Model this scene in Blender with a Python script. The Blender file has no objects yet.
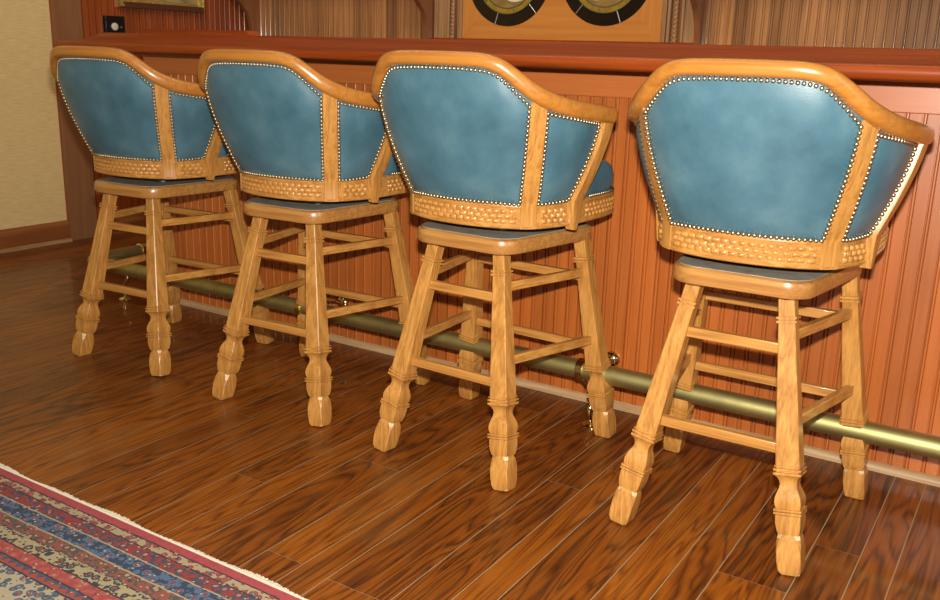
import bpy, bmesh, math, random
from mathutils import Vector, Matrix
random.seed(7)
C = bpy.context.scene.collection
sc = bpy.context.scene
R = math.radians

# ------------------------------------------------------------------ materials
def new_mat(name):
    m = bpy.data.materials.new(name); m.use_nodes = True
    nt = m.node_tree; b = nt.nodes['Principled BSDF']
    return m, nt, b

def N(nt, typ, **kw):
    n = nt.nodes.new(typ)
    for k, v in kw.items(): setattr(n, k, v)
    return n

def ramp(nt, stops, interp='LINEAR'):
    r = N(nt, 'ShaderNodeValToRGB'); cr = r.color_ramp; cr.interpolation = interp
    while len(cr.elements) < len(stops): cr.elements.new(0.5)
    for e, (p, c) in zip(cr.elements, stops):
        e.position = p; e.color = (*c, 1)
    return r

def mixc(nt, a, b, fac, blend='MIX'):
    m = N(nt, 'ShaderNodeMix', data_type='RGBA', blend_type=blend)
    for sock, v in ((m.inputs[6], a), (m.inputs[7], b), (m.inputs[0], fac)):
        if hasattr(v, 'default_value') or hasattr(v, 'links'): nt.links.new(v, sock)
        elif isinstance(v, (int, float)): sock.default_value = v
        else: sock.default_value = (*v, 1)
    return m.outputs[2]

def mathn(nt, op, a, b=None, clamp=False):
    n = N(nt, 'ShaderNodeMath', operation=op, use_clamp=clamp)
    for i, v in enumerate((a, b)):
        if v is None: continue
        if isinstance(v, (int, float)): n.inputs[i].default_value = v
        else: nt.links.new(v, n.inputs[i])
    return n.outputs[0]

def plain(name, col, rough=.5, metal=0., noise=0., nscale=30, coat=0., bump=0.):
    m, nt, b = new_mat(name)
    b.inputs['Base Color'].default_value = (*col, 1)
    b.inputs['Roughness'].default_value = rough
    b.inputs['Metallic'].default_value = metal
    b.inputs['Coat Weight'].default_value = coat
    if noise or bump:
        tc = N(nt, 'ShaderNodeTexCoord'); no = N(nt, 'ShaderNodeTexNoise')
        no.inputs['Scale'].default_value = nscale; no.inputs['Detail'].default_value = 5
        nt.links.new(tc.outputs['Object'], no.inputs['Vector'])
        if noise:
            dark = tuple(c * (1 - noise) for c in col); lite = tuple(min(1, c * (1 + noise)) for c in col)
            r = ramp(nt, [(.3, dark), (.7, lite)]); nt.links.new(no.outputs['Fac'], r.inputs[0])
            nt.links.new(r.outputs[0], b.inputs['Base Color'])
        if bump:
            bp = N(nt, 'ShaderNodeBump'); bp.inputs['Strength'].default_value = bump
            bp.inputs['Distance'].default_value = .002
            nt.links.new(no.outputs['Fac'], bp.inputs['Height']); nt.links.new(bp.outputs[0], b.inputs['Normal'])
    return m

def wood(name, light, dark, axis='Z', grain=60, rough=.35, coat=.3, board=None, boardamp=.0, hue2=None, porous=.5):
    """grain runs along axis; board=(axis index, width) gives each board its own tone"""
    m, nt, b = new_mat(name)
    tc = N(nt, 'ShaderNodeTexCoord'); mp = N(nt, 'ShaderNodeMapping')
    s = [1, 1, 1]; s['XYZ'.index(axis)] = .04
    mp.inputs['Scale'].default_value = s
    nt.links.new(tc.outputs['Object'], mp.inputs['Vector'])
    vec = mp.outputs[0]
    rnd = None
    if board:
        sep = N(nt, 'ShaderNodeSeparateXYZ'); nt.links.new(tc.outputs['Object'], sep.inputs[0])
        q = mathn(nt, 'FLOOR', mathn(nt, 'DIVIDE', mathn(nt, 'SUBTRACT', sep.outputs[board[0]], board[2]), board[1]))
        wn = N(nt, 'ShaderNodeTexWhiteNoise', noise_dimensions='1D'); nt.links.new(q, wn.inputs['W'])
        rnd = wn.outputs['Value']
        add = N(nt, 'ShaderNodeVectorMath', operation='ADD'); cx = N(nt, 'ShaderNodeCombineXYZ')
        k = mathn(nt, 'MULTIPLY', rnd, 13.)
        for i in range(3): nt.links.new(k, cx.inputs[i])
        nt.links.new(vec, add.inputs[0]); nt.links.new(cx.outputs[0], add.inputs[1]); vec = add.outputs[0]
    n1 = N(nt, 'ShaderNodeTexNoise'); n1.inputs['Scale'].default_value = grain * .25
    n1.inputs['Detail'].default_value = 3; n1.inputs['Distortion'].default_value = .5
    n2 = N(nt, 'ShaderNodeTexNoise'); n2.inputs['Scale'].default_value = grain * 4; n2.inputs['Detail'].default_value = 4
    nt.links.new(vec, n1.inputs['Vector']); nt.links.new(vec, n2.inputs['Vector'])
    # ring like figure: fold the slow noise
    f = mathn(nt, 'FRACT', mathn(nt, 'MULTIPLY', n1.outputs['Fac'], 7.))
    f = mathn(nt, 'ABSOLUTE', mathn(nt, 'SUBTRACT', f, .5))
    f = mathn(nt, 'MULTIPLY', f, 2.)
    g = mathn(nt, 'ADD', mathn(nt, 'MULTIPLY', f, .30), mathn(nt, 'MULTIPLY', n2.outputs['Fac'], .70))
    mid = tuple((a + c) / 2 for a, c in zip(light, dark))
    r = ramp(nt, [(.2, dark), (.45, mid), (.7, light)]); nt.links.new(g, r.inputs[0])
    col = r.outputs[0]
    if rnd is not None:
        if hue2: col = mixc(nt, col, hue2, mathn(nt, 'MULTIPLY', rnd, boardamp))
        else:
            hs = N(nt, 'ShaderNodeHueSaturation'); nt.links.new(col, hs.inputs['Color'])
            nt.links.new(mathn(nt, 'ADD', mathn(nt, 'MULTIPLY', rnd, boardamp), 1 - boardamp / 2), hs.inputs['Value'])
            col = hs.outputs[0]
    nt.links.new(col, b.inputs['Base Color'])
    b.inputs['Roughness'].default_value = rough; b.inputs['Coat Weight'].default_value = coat
    b.inputs['Coat Roughness'].default_value = .12
    bp = N(nt, 'ShaderNodeBump'); bp.inputs['Strength'].default_value = .25 * porous
    bp.inputs['Distance'].default_value = .001
    nt.links.new(n2.outputs['Fac'], bp.inputs['Height']); nt.links.new(bp.outputs[0], b.inputs['Normal'])
    return m

OAK_L, OAK_D = (.60, .292, .070), (.33, .130, .024)
oak_z = wood('golden_oak_upright', OAK_L, OAK_D, 'Z', 70)
oak_x = wood('golden_oak_along_x', OAK_L, OAK_D, 'X', 70)
oak_y = wood('golden_oak_along_y', OAK_L, OAK_D, 'Y', 70)
oak_rail = wood('polished_oak_rail', (.50, .205, .035), (.38, .135, .020), 'X', 50, rough=.3, coat=.45, porous=.1)
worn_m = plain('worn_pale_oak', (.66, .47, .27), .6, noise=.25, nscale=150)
oak_base = wood('oak_base_edge', (.50, .25, .065), (.31, .12, .027), 'X', 60, rough=.3, coat=.5)
brass_nail = plain('antique_brass', (.50, .43, .29), .36, 1.)
brass = plain('aged_brass', (.46, .41, .17), .52, 1., noise=.15, nscale=14)
brass_bright = plain('polished_brass', (.75, .60, .28), .15, 1.)
def leather():
    m, nt, b = new_mat('teal_leather')
    tc = N(nt, 'ShaderNodeTexCoord')
    a = N(nt, 'ShaderNodeTexNoise'); a.inputs['Scale'].default_value = 9; a.inputs['Detail'].default_value = 6; a.inputs['Roughness'].default_value = .6
    nt.links.new(tc.outputs['Object'], a.inputs['Vector'])
    r = ramp(nt, [(.3, (.042, .113, .156)), (.5, (.062, .152, .203)), (.72, (.105, .207, .255))]); nt.links.new(a.outputs['Fac'], r.inputs[0])
    nt.links.new(r.outputs[0], b.inputs['Base Color'])
    v = N(nt, 'ShaderNodeTexVoronoi'); v.inputs['Scale'].default_value = 420; nt.links.new(tc.outputs['Object'], v.inputs['Vector'])
    bp = N(nt, 'ShaderNodeBump'); bp.inputs['Strength'].default_value = .12; bp.inputs['Distance'].default_value = .001
    nt.links.new(v.outputs['Distance'], bp.inputs['Height']); nt.links.new(bp.outputs[0], b.inputs['Normal'])
    b.inputs['Roughness'].default_value = .36; b.inputs['Coat Weight'].default_value = .12; b.inputs['Coat Roughness'].default_value = .3
    return m
leather_m = leather()

pad_m = plain('grey_platform_top', (.30, .265, .21), .7, 0, noise=.2)
steel_m = plain('swivel_steel', (.08, .075, .07), .4, .8)
CH_L, CH_D = (.50, .138, .024), (.40, .098, .015)
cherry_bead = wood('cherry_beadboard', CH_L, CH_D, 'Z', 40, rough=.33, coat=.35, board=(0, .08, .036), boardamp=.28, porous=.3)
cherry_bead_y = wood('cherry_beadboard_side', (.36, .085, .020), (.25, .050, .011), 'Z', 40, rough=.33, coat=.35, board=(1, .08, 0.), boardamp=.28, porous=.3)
cherry_x = wood('cherry_board', (.55, .155, .033), (.46, .120, .024), 'X', 30, rough=.38, coat=.25, porous=.1)
top_m = wood('dark_cherry_bar_top', (.34, .062, .008), (.20, .030, .004), 'X', 30, rough=.35, coat=.08, porous=.0)
top_m.node_tree.nodes['Principled BSDF'].inputs['Specular IOR Level'].default_value = .25
back_bead = wood('brown_beadboard', (.48, .235, .095), (.30, .125, .042), 'Z', 40, rough=.4, coat=.2, board=(0, .08, .0), boardamp=.75, porous=.3)
trim_m = wood('brown_corner_board', (.27, .125, .055), (.22, .09, .037), 'Z', 25, rough=.5, coat=.1, porous=.2)
base_m = wood('brown_baseboard', (.30, .105, .03), (.19, .058, .016), 'Y', 25, rough=.35, coat=.3, porous=.2)
pale_oak_x = wood('unfinished_oak_strip', (.56, .37, .19), (.36, .20, .09), 'X', 60, rough=.5, coat=.1)
pale_oak_y = wood('worn_shoe_strip', (.40, .24, .10), (.22, .10, .04), 'Y', 60, rough=.5, coat=.1)
maple_x = wood('orange_maple_panel', (.62, .25, .05), (.50, .175, .03), 'X', 18, rough=.28, coat=.5, porous=.1)
maple_z = wood('orange_maple_stile', (.62, .26, .055), (.50, .18, .032), 'Z', 18, rough=.28, coat=.5, porous=.1)
corbel_m = wood('corbel_brown', (.30, .115, .045), (.20, .07, .027), 'Z', 25, rough=.35, coat=.3, porous=.2)
pil_m = wood('pilaster_tan', (.42, .24, .11), (.25, .12, .05), 'Z', 40, rough=.4, coat=.2)

for mm_ in (cherry_bead, cherry_x):
    pb_ = mm_.node_tree.nodes['Principled BSDF']; pb_.inputs['Coat Weight'].default_value = .45; pb_.inputs['Coat Roughness'].default_value = .38
for mm_ in (corbel_m, trim_m, back_bead, cherry_bead_y):
    mm_.node_tree.nodes['Principled BSDF'].inputs['Specular IOR Level'].default_value = .25
def wallpaper():
    m, nt, b = new_mat('grasscloth_wallpaper')
    tc = N(nt, 'ShaderNodeTexCoord'); mp = N(nt, 'ShaderNodeMapping'); mp.inputs['Scale'].default_value = (1, .05, 1)
    nt.links.new(tc.outputs['Object'], mp.inputs[0])
    a = N(nt, 'ShaderNodeTexNoise'); a.inputs['Scale'].default_value = 330; a.inputs['Detail'].default_value = 4
    nt.links.new(mp.outputs[0], a.inputs['Vector'])
    r = ramp(nt, [(.3, (.64, .46, .19)), (.7, (.80, .62, .30))]); nt.links.new(a.outputs['Fac'], r.inputs[0])
    nt.links.new(r.outputs[0], b.inputs['Base Color']); b.inputs['Roughness'].default_value = .75
    bp = N(nt, 'ShaderNodeBump'); bp.inputs['Strength'].default_value = .2; bp.inputs['Distance'].default_value = .001
    nt.links.new(a.outputs['Fac'], bp.inputs['Height']); nt.links.new(bp.outputs[0], b.inputs['Normal'])
    return m
paper_m = wallpaper()

def floor_mat():
    m, nt, b = new_mat('oak_plank_floor')
    tc = N(nt, 'ShaderNodeTexCoord')
    at = N(nt, 'ShaderNodeVertexColor', layer_name='plank')
    sp = N(nt, 'ShaderNodeSeparateColor'); nt.links.new(at.outputs['Color'], sp.inputs[0])
    mp = N(nt, 'ShaderNodeMapping'); mp.inputs['Scale'].default_value = (1, .10, 1)
    nt.links.new(tc.outputs['Object'], mp.inputs[0])
    cx = N(nt, 'ShaderNodeCombineXYZ')
    nt.links.new(mathn(nt, 'MULTIPLY', sp.outputs[0], 17.), cx.inputs[0]); nt.links.new(mathn(nt, 'MULTIPLY', sp.outputs[1], 31.), cx.inputs[1])
    ad = N(nt, 'ShaderNodeVectorMath', operation='ADD'); nt.links.new(mp.outputs[0], ad.inputs[0]); nt.links.new(cx.outputs[0], ad.inputs[1])
    n1 = N(nt, 'ShaderNodeTexNoise'); n1.inputs['Scale'].default_value = 10; n1.inputs['Detail'].default_value = 3; n1.inputs['Distortion'].default_value = .5
    nt.links.new(ad.outputs[0], n1.inputs['Vector'])
    f = mathn(nt, 'FRACT', mathn(nt, 'MULTIPLY', n1.outputs['Fac'], 13.))
    f = mathn(nt, 'POWER', mathn(nt, 'MULTIPLY', mathn(nt, 'ABSOLUTE', mathn(nt, 'SUBTRACT', f, .5)), 2.), 2.)
    mp2 = N(nt, 'ShaderNodeMapping'); mp2.inputs['Scale'].default_value = (1, .035, 1); nt.links.new(tc.outputs['Object'], mp2.inputs[0])
    n2 = N(nt, 'ShaderNodeTexNoise'); n2.inputs['Scale'].default_value = 190; n2.inputs['Detail'].default_value = 3
    nt.links.new(mp2.outputs[0], n2.inputs['Vector'])
    n3 = N(nt, 'ShaderNodeTexNoise'); n3.inputs['Scale'].default_value = 3.2; n3.inputs['Detail'].default_value = 4
    nt.links.new(tc.outputs['Object'], n3.inputs['Vector'])
    g = mathn(nt, 'ADD', mathn(nt, 'MULTIPLY', f, .30), mathn(nt, 'MULTIPLY', n2.outputs['Fac'], .50))
    g = mathn(nt, 'ADD', g, mathn(nt, 'MULTIPLY', sp.outputs[2], .22))
    r = ramp(nt, [(.18, (.33, .098, .007)), (.40, (.215, .056, .004)), (.58, (.115, .029, .003)), (.80, (.030, .008, .002))])
    nt.links.new(g, r.inputs[0])
    col = mixc(nt, r.outputs[0], (.22, .105, .03), mathn(nt, 'MULTIPLY', mathn(nt, 'SUBTRACT', n3.outputs['Fac'], .55, True), 1.8, True))
    nt.links.new(col, b.inputs['Base Color'])
    b.inputs['Roughness'].default_value = .42; b.inputs['Specular IOR Level'].default_value = .35; b.inputs['Coat Weight'].default_value = .28; b.inputs['Coat Roughness'].default_value = .10
    bp = N(nt, 'ShaderNodeBump'); bp.inputs['Strength'].default_value = .12; bp.inputs['Distance'].default_value = .001
    nt.links.new(n2.outputs['Fac'], bp.inputs['Height']); nt.links.new(bp.outputs[0], b.inputs['Normal'])
    return m
floor_m = floor_mat()
seam_m = plain('floor_seam_tan', (.36, .26, .14), .5)  # even pale tan showing in the gaps between planks

def rug_mat():
    m, nt, b = new_mat('woven_persian_rug')
    tc = N(nt, 'ShaderNodeTexCoord'); sep = N(nt, 'ShaderNodeSeparateXYZ')
    # slight hand-woven irregularity
    wob = N(nt, 'ShaderNodeTexNoise'); wob.inputs['Scale'].default_value = 45; nt.links.new(tc.outputs['Object'], wob.inputs['Vector'])
    nt.links.new(tc.outputs['Object'], sep.inputs[0])
    X = sep.outputs[0]
    d = mathn(nt, 'SUBTRACT', mathn(nt, 'MULTIPLY', mathn(nt, 'SUBTRACT', wob.outputs['Fac'], .5), .006), sep.outputs[1])
    NAVY, CREAM, RED, ROSE, DK = (.018, .035, .075), (.34, .28, .165), (.25, .022, .020), (.30, .055, .050), (.02, .018, .03)
    #  start, ground, motif, small motif
    B = [(0, (.36, .045, .055), (.36, .045, .055), (.30, .04, .05)), (.021, DK, DK, DK), (.0235, CREAM, (.03, .05, .09), (.25, .04, .04)), (.046, DK, DK, DK), (.0485, RED, (.40, .12, .09), (.03, .05, .08)),
         (.080, CREAM, CREAM, CREAM), (.0825, NAVY, (.26, .03, .03), (.06, .12, .21)), (.123, CREAM, CREAM, CREAM), (.1255, (.22, .06, .045), (.36, .20, .13), (.05, .06, .05)), (.158, DK, CREAM, CREAM),
         (.161, (.34, .28, .15), (.22, .03, .025), (.02, .03, .05)), (.194, DK, DK, DK), (.1965, (.30, .045, .042), (.40, .16, .11), (.36, .07, .06)), (.225, DK, DK, DK), (.228, (.04, .06, .10), (.04, .06, .10), (.05, .07, .11)),
         (.249, DK, DK, DK), (.252, (.38, .32, .21), (.27, .04, .05), (.05, .09, .14))]
    def rp(k):
        r = ramp(nt, [(e[0], e[k]) for e in B], 'CONSTANT'); nt.links.new(d, r.inputs[0]); return r.outputs[0]
    base, acc, acc2 = rp(1), rp(2), rp(3)
    cx = N(nt, 'ShaderNodeCombineXYZ'); nt.links.new(X, cx.inputs[0]); nt.links.new(d, cx.inputs[1])
    def vor(scale, rnd, sx=1., off=0.):
        mp = N(nt, 'ShaderNodeMapping'); mp.inputs['Scale'].default_value = (sx, 1, 1); mp.inputs['Location'].default_value = (off, off, 0)
        nt.links.new(cx.outputs[0], mp.inputs[0])
        v = N(nt, 'ShaderNodeTexVoronoi'); v.inputs['Scale'].default_value = scale; v.inputs['Randomness'].default_value = rnd
        nt.links.new(mp.outputs[0], v.inputs['Vector']); c = N(nt, 'ShaderNodeSeparateColor'); nt.links.new(v.outputs['Color'], c.inputs[0])
        return v.outputs['Distance'], c.outputs[0]
    # scrolling vines, blossoms with light hearts, and small leaves
    da, ca = vor(52, .7)
    col = mixc(nt, base, acc2, mathn(nt, 'MULTIPLY', mathn(nt, 'GREATER_THAN', da, .30), mathn(nt, 'LESS_THAN', da, .52)))
    col = mixc(nt, col, acc, mathn(nt, 'LESS_THAN', da, .27))
    pat = mathn(nt, 'GREATER_THAN', d, .0235)
    col = mixc(nt, col, (.42, .36, .22), mathn(nt, 'MULTIPLY', mathn(nt, 'LESS_THAN', da, .11), pat))
    db, cb = vor(125, 1., .7, 3.1)
    lf = mathn(nt, 'MULTIPLY', mathn(nt, 'LESS_THAN', db, .30), pat)
    col = mixc(nt, col, acc2, mathn(nt, 'MULTIPLY', lf, mathn(nt, 'LESS_THAN', cb, .35)))
    col = mixc(nt, col, (.40, .31, .18), mathn(nt, 'MULTIPLY', lf, mathn(nt, 'GREATER_THAN', cb, .74)))
    col = mixc(nt, col, (.015, .025, .05), mathn(nt, 'MULTIPLY', lf, mathn(nt, 'MULTIPLY', mathn(nt, 'GREATER_THAN', cb, .48), mathn(nt, 'LESS_THAN', cb, .70))))
    saw = mathn(nt, 'MULTIPLY', mathn(nt, 'ABSOLUTE', mathn(nt, 'SUBTRACT', mathn(nt, 'FRACT', mathn(nt, 'MULTIPLY', X, 42.)), .5)), .030)
    tooth = mathn(nt, 'MULTIPLY', mathn(nt, 'GREATER_THAN', d, mathn(nt, 'ADD', saw, .232)), mathn(nt, 'LESS_THAN', d, .249))
    col = mixc(nt, col, (.33, .045, .03), tooth)
    nz = N(nt, 'ShaderNodeTexNoise'); nz.inputs['Scale'].default_value = 500; nt.links.new(tc.outputs['Object'], nz.inputs['Vector'])
    col = mixc(nt, col, (.34, .27, .22), mathn(nt, 'MULTIPLY', nz.outputs['Fac'], .10))
    nt.links.new(col, b.inputs['Base Color']); b.inputs['Roughness'].default_value = .95
    bp = N(nt, 'ShaderNodeBump'); bp.inputs['Strength'].default_value = .5; bp.inputs['Distance'].default_value = .002
    nt.links.new(nz.outputs['Fac'], bp.inputs['Height']); nt.links.new(bp.outputs[0], b.inputs['Normal'])
    return m
rug_m = rug_mat()
fringe_m = plain('cream_wool_fringe', (.72, .66, .52), .9, noise=.1, nscale=200)
gold_m = plain('gilded_frame', (.62, .42, .13), .35, .6, noise=.3, nscale=40)
frame_dark = plain('dark_frame_edge', (.10, .035, .015), .4)
paint_m = plain('aged_canvas', (.36, .29, .12), .6, noise=.35, nscale=16)
black_m = plain('black_plastic', (.006, .006, .007), .25)
white_m = plain('ivory_knob', (.70, .67, .55), .4)
ring_m = plain('dark_brown_glass', (.008, .004, .002), .15, noise=.4)
amber_m = plain('amber_glass', (.30, .19, .02), .2, noise=.25, nscale=25)
tan_glass = plain('honey_glass', (.27, .17, .05), .25, noise=.2, nscale=18)
cream_glass = plain('cream_glass', (.70, .66, .48), .25, noise=.1)
lead_m = plain('lead_came', (.50, .52, .50), .35, .8)
dlead_m = plain('dark_lead_came', (.13, .12, .08), .5, .5)

# ------------------------------------------------------------------ mesh helpers
class MB:
    def __init__(s): s.v = []; s.f = []
    def grid(s, rows, cu=False, cv=False):
        """rows[i][j] points, quads between; cu closes rows, cv closes columns"""
        o = len(s.v); n = len(rows); m = len(rows[0])
        for r in rows: s.v += [tuple(p) for p in r]
        for i in range(n if cu else n - 1):
            for j in range(m if cv else m - 1):
                a = o + i * m + j; b = o + i * m + (j + 1) % m
                c = o + ((i + 1) % n) * m + (j + 1) % m; d = o + ((i + 1) % n) * m + j
                s.f.append((a, b, c, d))
        return s
    def cap(s, pts, flip=False):
        o = len(s.v); s.v += [tuple(p) for p in pts]; idx = list(range(o, o + len(pts)))
        s.f.append(tuple(reversed(idx)) if flip else tuple(idx)); return s
    def loft(s, rings):
        s.grid(rings, False, True); s.cap(rings[0], True); s.cap(rings[-1]); return s
    def box(s, x0, x1, y0, y1, z0, z1):
        a = [(x0, y0), (x1, y0), (x1, y1), (x0, y1)]
        return s.loft([[(x, y, z0) for x, y in a], [(x, y, z1) for x, y in a]])
    def prism(s, prof, fn, t0, t1):
        """closed 2D outline swept from t0 to t1 through fn(a,b,t)"""
        return s.loft([[fn(a, b, t) for a, b in prof] for t in (t0, t1)])
    def ball(s, c, r, nx=8, ny=5, sz=1.):
        rows = []
        for i in range(ny + 1):
            a = math.pi * i / ny
            rows.append([(c[0] + r * math.sin(a) * math.cos(2 * math.pi * j / nx), c[1] + r * math.sin(a) * math.sin(2 * math.pi * j / nx), c[2] + r * sz * math.cos(a)) for j in range(nx)])
        return s.grid(rows, False, True)
    def tube(s, pts, rad, n=20, cap=True):
        pts = [Vector(p) for p in pts]; rings = []
        prev = None
        for i, p in enumerate(pts):
            t = (pts[min(i + 1, len(pts) - 1)] - pts[max(i - 1, 0)]).normalized()
            if prev is None:
                u = t.cross(Vector((0, 0, 1)));
                if u.length < .1: u = t.cross(Vector((0, 1, 0)))
            else: u = prev - t * prev.dot(t)
            u.normalize(); prev = u; w = t.cross(u)
            r = rad[i] if isinstance(rad, (list, tuple)) else rad
            rings.append([p + u * r * math.cos(2 * math.pi * k / n) + w * r * math.sin(2 * math.pi * k / n) for k in range(n)])
        if cap: s.loft(rings)
        else: s.grid(rings, False, True)
        return s
    def build(s, name, mat, parent=None, smooth=35, bevel=0, label=None):
        me = bpy.data.meshes.new(name); me.from_pydata(s.v, [], s.f)
        bm = bmesh.new(); bm.from_mesh(me)
        bmesh.ops.remove_doubles(bm, verts=bm.verts, dist=1e-6)
        bmesh.ops.recalc_face_normals(bm, faces=bm.faces); bm.to_mesh(me); bm.free()
        me.materials.append(mat)
        if smooth:
            for p in me.polygons: p.use_smooth = True
            me.set_sharp_from_angle(angle=R(smooth))
        o = bpy.data.objects.new(name, me); C.objects.link(o)
        if parent: o.parent = parent
        if bevel:
            b = o.modifiers.new('bevel', 'BEVEL'); b.width = bevel; b.segments = 2; b.limit_method = 'ANGLE'; b.angle_limit = R(40); b.harden_normals = False
        if label: o['label'] = label
        return o
def empty(name, loc=(0, 0, 0), rz=0):
    o = bpy.data.objects.new(name, None); C.objects.link(o); o.location = loc; o.rotation_euler = (0, 0, rz); o.empty_display_size = .1
    return o
def tag(o, label=None, cat=None, group=None, kind=None):
    for k, v in (('label', label), ('category', cat), ('group', group), ('kind', kind)):
        if v: o[k] = v
    return o
def lerp(a, b, t): return tuple(x + (y - x) * t for x, y in zip(a, b))
def catmull(P, n):
    """resample control points to a smooth open curve with n points per span"""
    out = []
    for i in range(len(P) - 1):
        p0 = P[max(i - 1, 0)]; p1 = P[i]; p2 = P[i + 1]; p3 = P[min(i + 2, len(P) - 1)]
        for k in range(n):
            t = k / n
            out.append(tuple(.5 * (2 * b + (c - a) * t + (2 * a - 5 * b + 4 * c - d) * t * t + (3 * b - a - 3 * c + d) * t ** 3) for a, b, c, d in zip(p0, p1, p2, p3)))
    out.append(tuple(P[-1])); return out

# ------------------------------------------------------------------ the bar stool
ZP = .569
def leg_ends(u, v):
    if v < 0: return Vector((.1935 * u, -.2365, 0)), Vector((.0986 * u, -.1394, ZP))
    return Vector((.2375 * u, .2275, 0)), Vector((.1693 * u, .1394, ZP))
def leg_at(u, v, z):
    F, T = leg_ends(u, v); return F + (T - F) * (z / ZP)
LEG = [(.000, .0205, .0060), (.006, .0222, .0050), (.018, .0236, .0030), (.045, .0245, .0018), (.085, .0250, .0018), (.112, .0248, .0042), (.130, .0238, .0070), (.1415, .0220, .0092), (.1445, .0215, .0092),
       (.1460, .0215, .0010), (.155, .0228, .001), (.168, .0245, .001), (.182, .0255, .001), (.205, .0258, .001), (.2145, .0256, .001), (.2155, .0238, .001), (.2175, .0238, .001), (.2185, .0286, .001), (.2260, .0286, .001),
       (.2270, .0240, .001), (.2295, .0240, .001), (.2305, .0286, .001), (.2370, .0286, .001), (.2380, .0240, .001), (.240, .0242, .001), (.248, .0262, .001), (.264, .0268, .001), (.278, .0256, .001),
       (.297, .0218, .001), (.310, .0186, .001), (.324, .0172, .001), (.337, .0184, .001), (.348, .0214, .001), (.356, .0256, .001), (.360, .0282, .001), (.3675, .0282, .001),
       (.3685, .0234, .001), (.3735, .0234, .001), (.3745, .0280, .001), (.3820, .0280, .001), (.3830, .0234, .001), (.3870, .0234, .001), (.3880, .0264, .001), (.3925, .0264, .001),
       (.3935, .0246, .0022), (.898, .0172, .0018), (.899, .0206, .001), (.907, .0206, .001), (.908, .0170, .001), (.9125, .0170, .001), (.9135, .0206, .001), (.9215, .0206, .001),
       (.9225, .0168, .0018), (1.012, .0166, .0018)]
def make_leg(u, v, parent):
    F, T = leg_ends(u, v); a = (T - F).normalized()
    x = (Vector((1, 0, 0)) - a * a.x).normalized(); y = a.cross(x)
    rings = []
    for t, h, c in LEG:
        o = F + (T - F) * t; ring = []
        for sx, sy, first in ((1, -1, 0), (1, 1, 1), (-1, 1, 0), (-1, -1, 1)):
            p1 = (sx * (h - c), sy * h); p2 = (sx * h, sy * (h - c))
            for q in ((p1, p2) if not first else (p2, p1)):
                w = o + x * q[0] + y * q[1]; w.z = max(w.z, .0012 + .0 * h)
                ring.append(w)
        rings.append(ring)
    o_ = MB().loft(rings).build('leg', oak_z, parent, smooth=22)
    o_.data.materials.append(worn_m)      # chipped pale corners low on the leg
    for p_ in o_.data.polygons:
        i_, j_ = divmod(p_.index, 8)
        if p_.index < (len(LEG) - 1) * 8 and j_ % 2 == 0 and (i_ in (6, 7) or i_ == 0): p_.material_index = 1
    return o_
def make_bar(p, q, parent, mat, hy=.0115, hx=.0085):
    d = (q - p).normalized(); s = d.cross(Vector((0, 0, 1))).normalized(); w = s.cross(d)
    rings = [[o + s * a + w * b for a, b in ((-hx, -hy), (hx, -hy), (hx, hy), (-hx, hy))] for o in (p, q)]
    return MB().loft(rings).build('stretcher', mat, parent, bevel=.0022)

def rounded_poly(corners, r, n=7):
    out = []; m = len(corners)
    for i in range(m):
        p = Vector(corners[i]); a = (Vector(corners[i - 1]) - p).normalized(); b = (Vector(corners[(i + 1) % m]) - p).normalized()
        ang = a.angle(b); t = r / math.tan(ang / 2); c = p + (a + b).normalized() * (r / math.sin(ang / 2))
        s = p + a * t - c; e = p + b * t - c
        a0 = math.atan2(s.y, s.x); a1 = math.atan2(e.y, e.x)
        while a1 < a0: a1 += 2 * math.pi
        if a1 - a0 > math.pi: a1 -= 2 * math.pi
        for k in range(n + 1):
            th = a0 + (a1 - a0) * k / n; out.append((c.x + r * math.cos(th), c.y + r * math.sin(th)))
    return out

# bucket stations, right half: (bottom xyz, top xyz)
ST = [((0, -.207, .688), (0, -.300, 1.006)), ((.055, -.203, .688), (.075, -.297, 1.005)), ((.103, -.192, .688), (.135, -.287, .998)),
      ((.130, -.181, .688), (.172, -.268, .970)), ((.153, -.168, .688), (.208, -.239, .929)), ((.184, -.139, .688), (.231, -.201, .911)),
      ((.204, -.099, .690), (.269, -.124, .896)), ((.220, -.053, .694), (.282, -.030, .883)), ((.224, -.008, .696), (.289, .010, .880))]
def station(s):
    """s in stations, may be negative for the left side"""
    g = -1 if s < 0 else 1; s = abs(s)
    i = min(int(s), len(ST) - 2); t = s - i
    def ev(k):
        def pt(j):
            if j < 0: q = ST[-j][k]; return (-q[0], q[1], q[2])
            return ST[min(j, len(ST) - 1)][k]
        p0, p1, p2, p3 = pt(i - 1), pt(i), pt(i + 1), pt(i + 2)
        if i == 4 or (i in (3, 5) and False): return lerp(p1, p2, t)
        return tuple(.5 * (2 * b + (c - a) * t + (2 * a - 5 * b + 4 * c - d) * t * t + (3 * b - a - 3 * c + d) * t ** 3) for a, b, c, d in zip(p0, p1, p2, p3))
    B, T = ev(0), ev(1)
    return (Vector((g * B[0], B[1], B[2])), Vector((g * T[0], T[1], T[2])))
def shell(s, h, off=0.):
    B, T = station(s); e = .01
    Ba, Ta = station(s - e); Bb, Tb = station(s + e)
    if s < 0 or (s - e) < 0 <= s: pass
    f = .5 * h + .5 * math.sin(min(max(h, 0), 1) * math.pi / 2) if 0 <= h <= 1 else h
    P = Vector((B.x + (T.x - B.x) * f, B.y + (T.y - B.y) * f, B.z + (T.z - B.z) * h))
    tg = (Bb - Ba).normalized() * (1 - h) + (Tb - Ta).normalized() * h
    n = Vector((tg.y, -tg.x, 0)).normalized()
    return P + n * off
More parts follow.
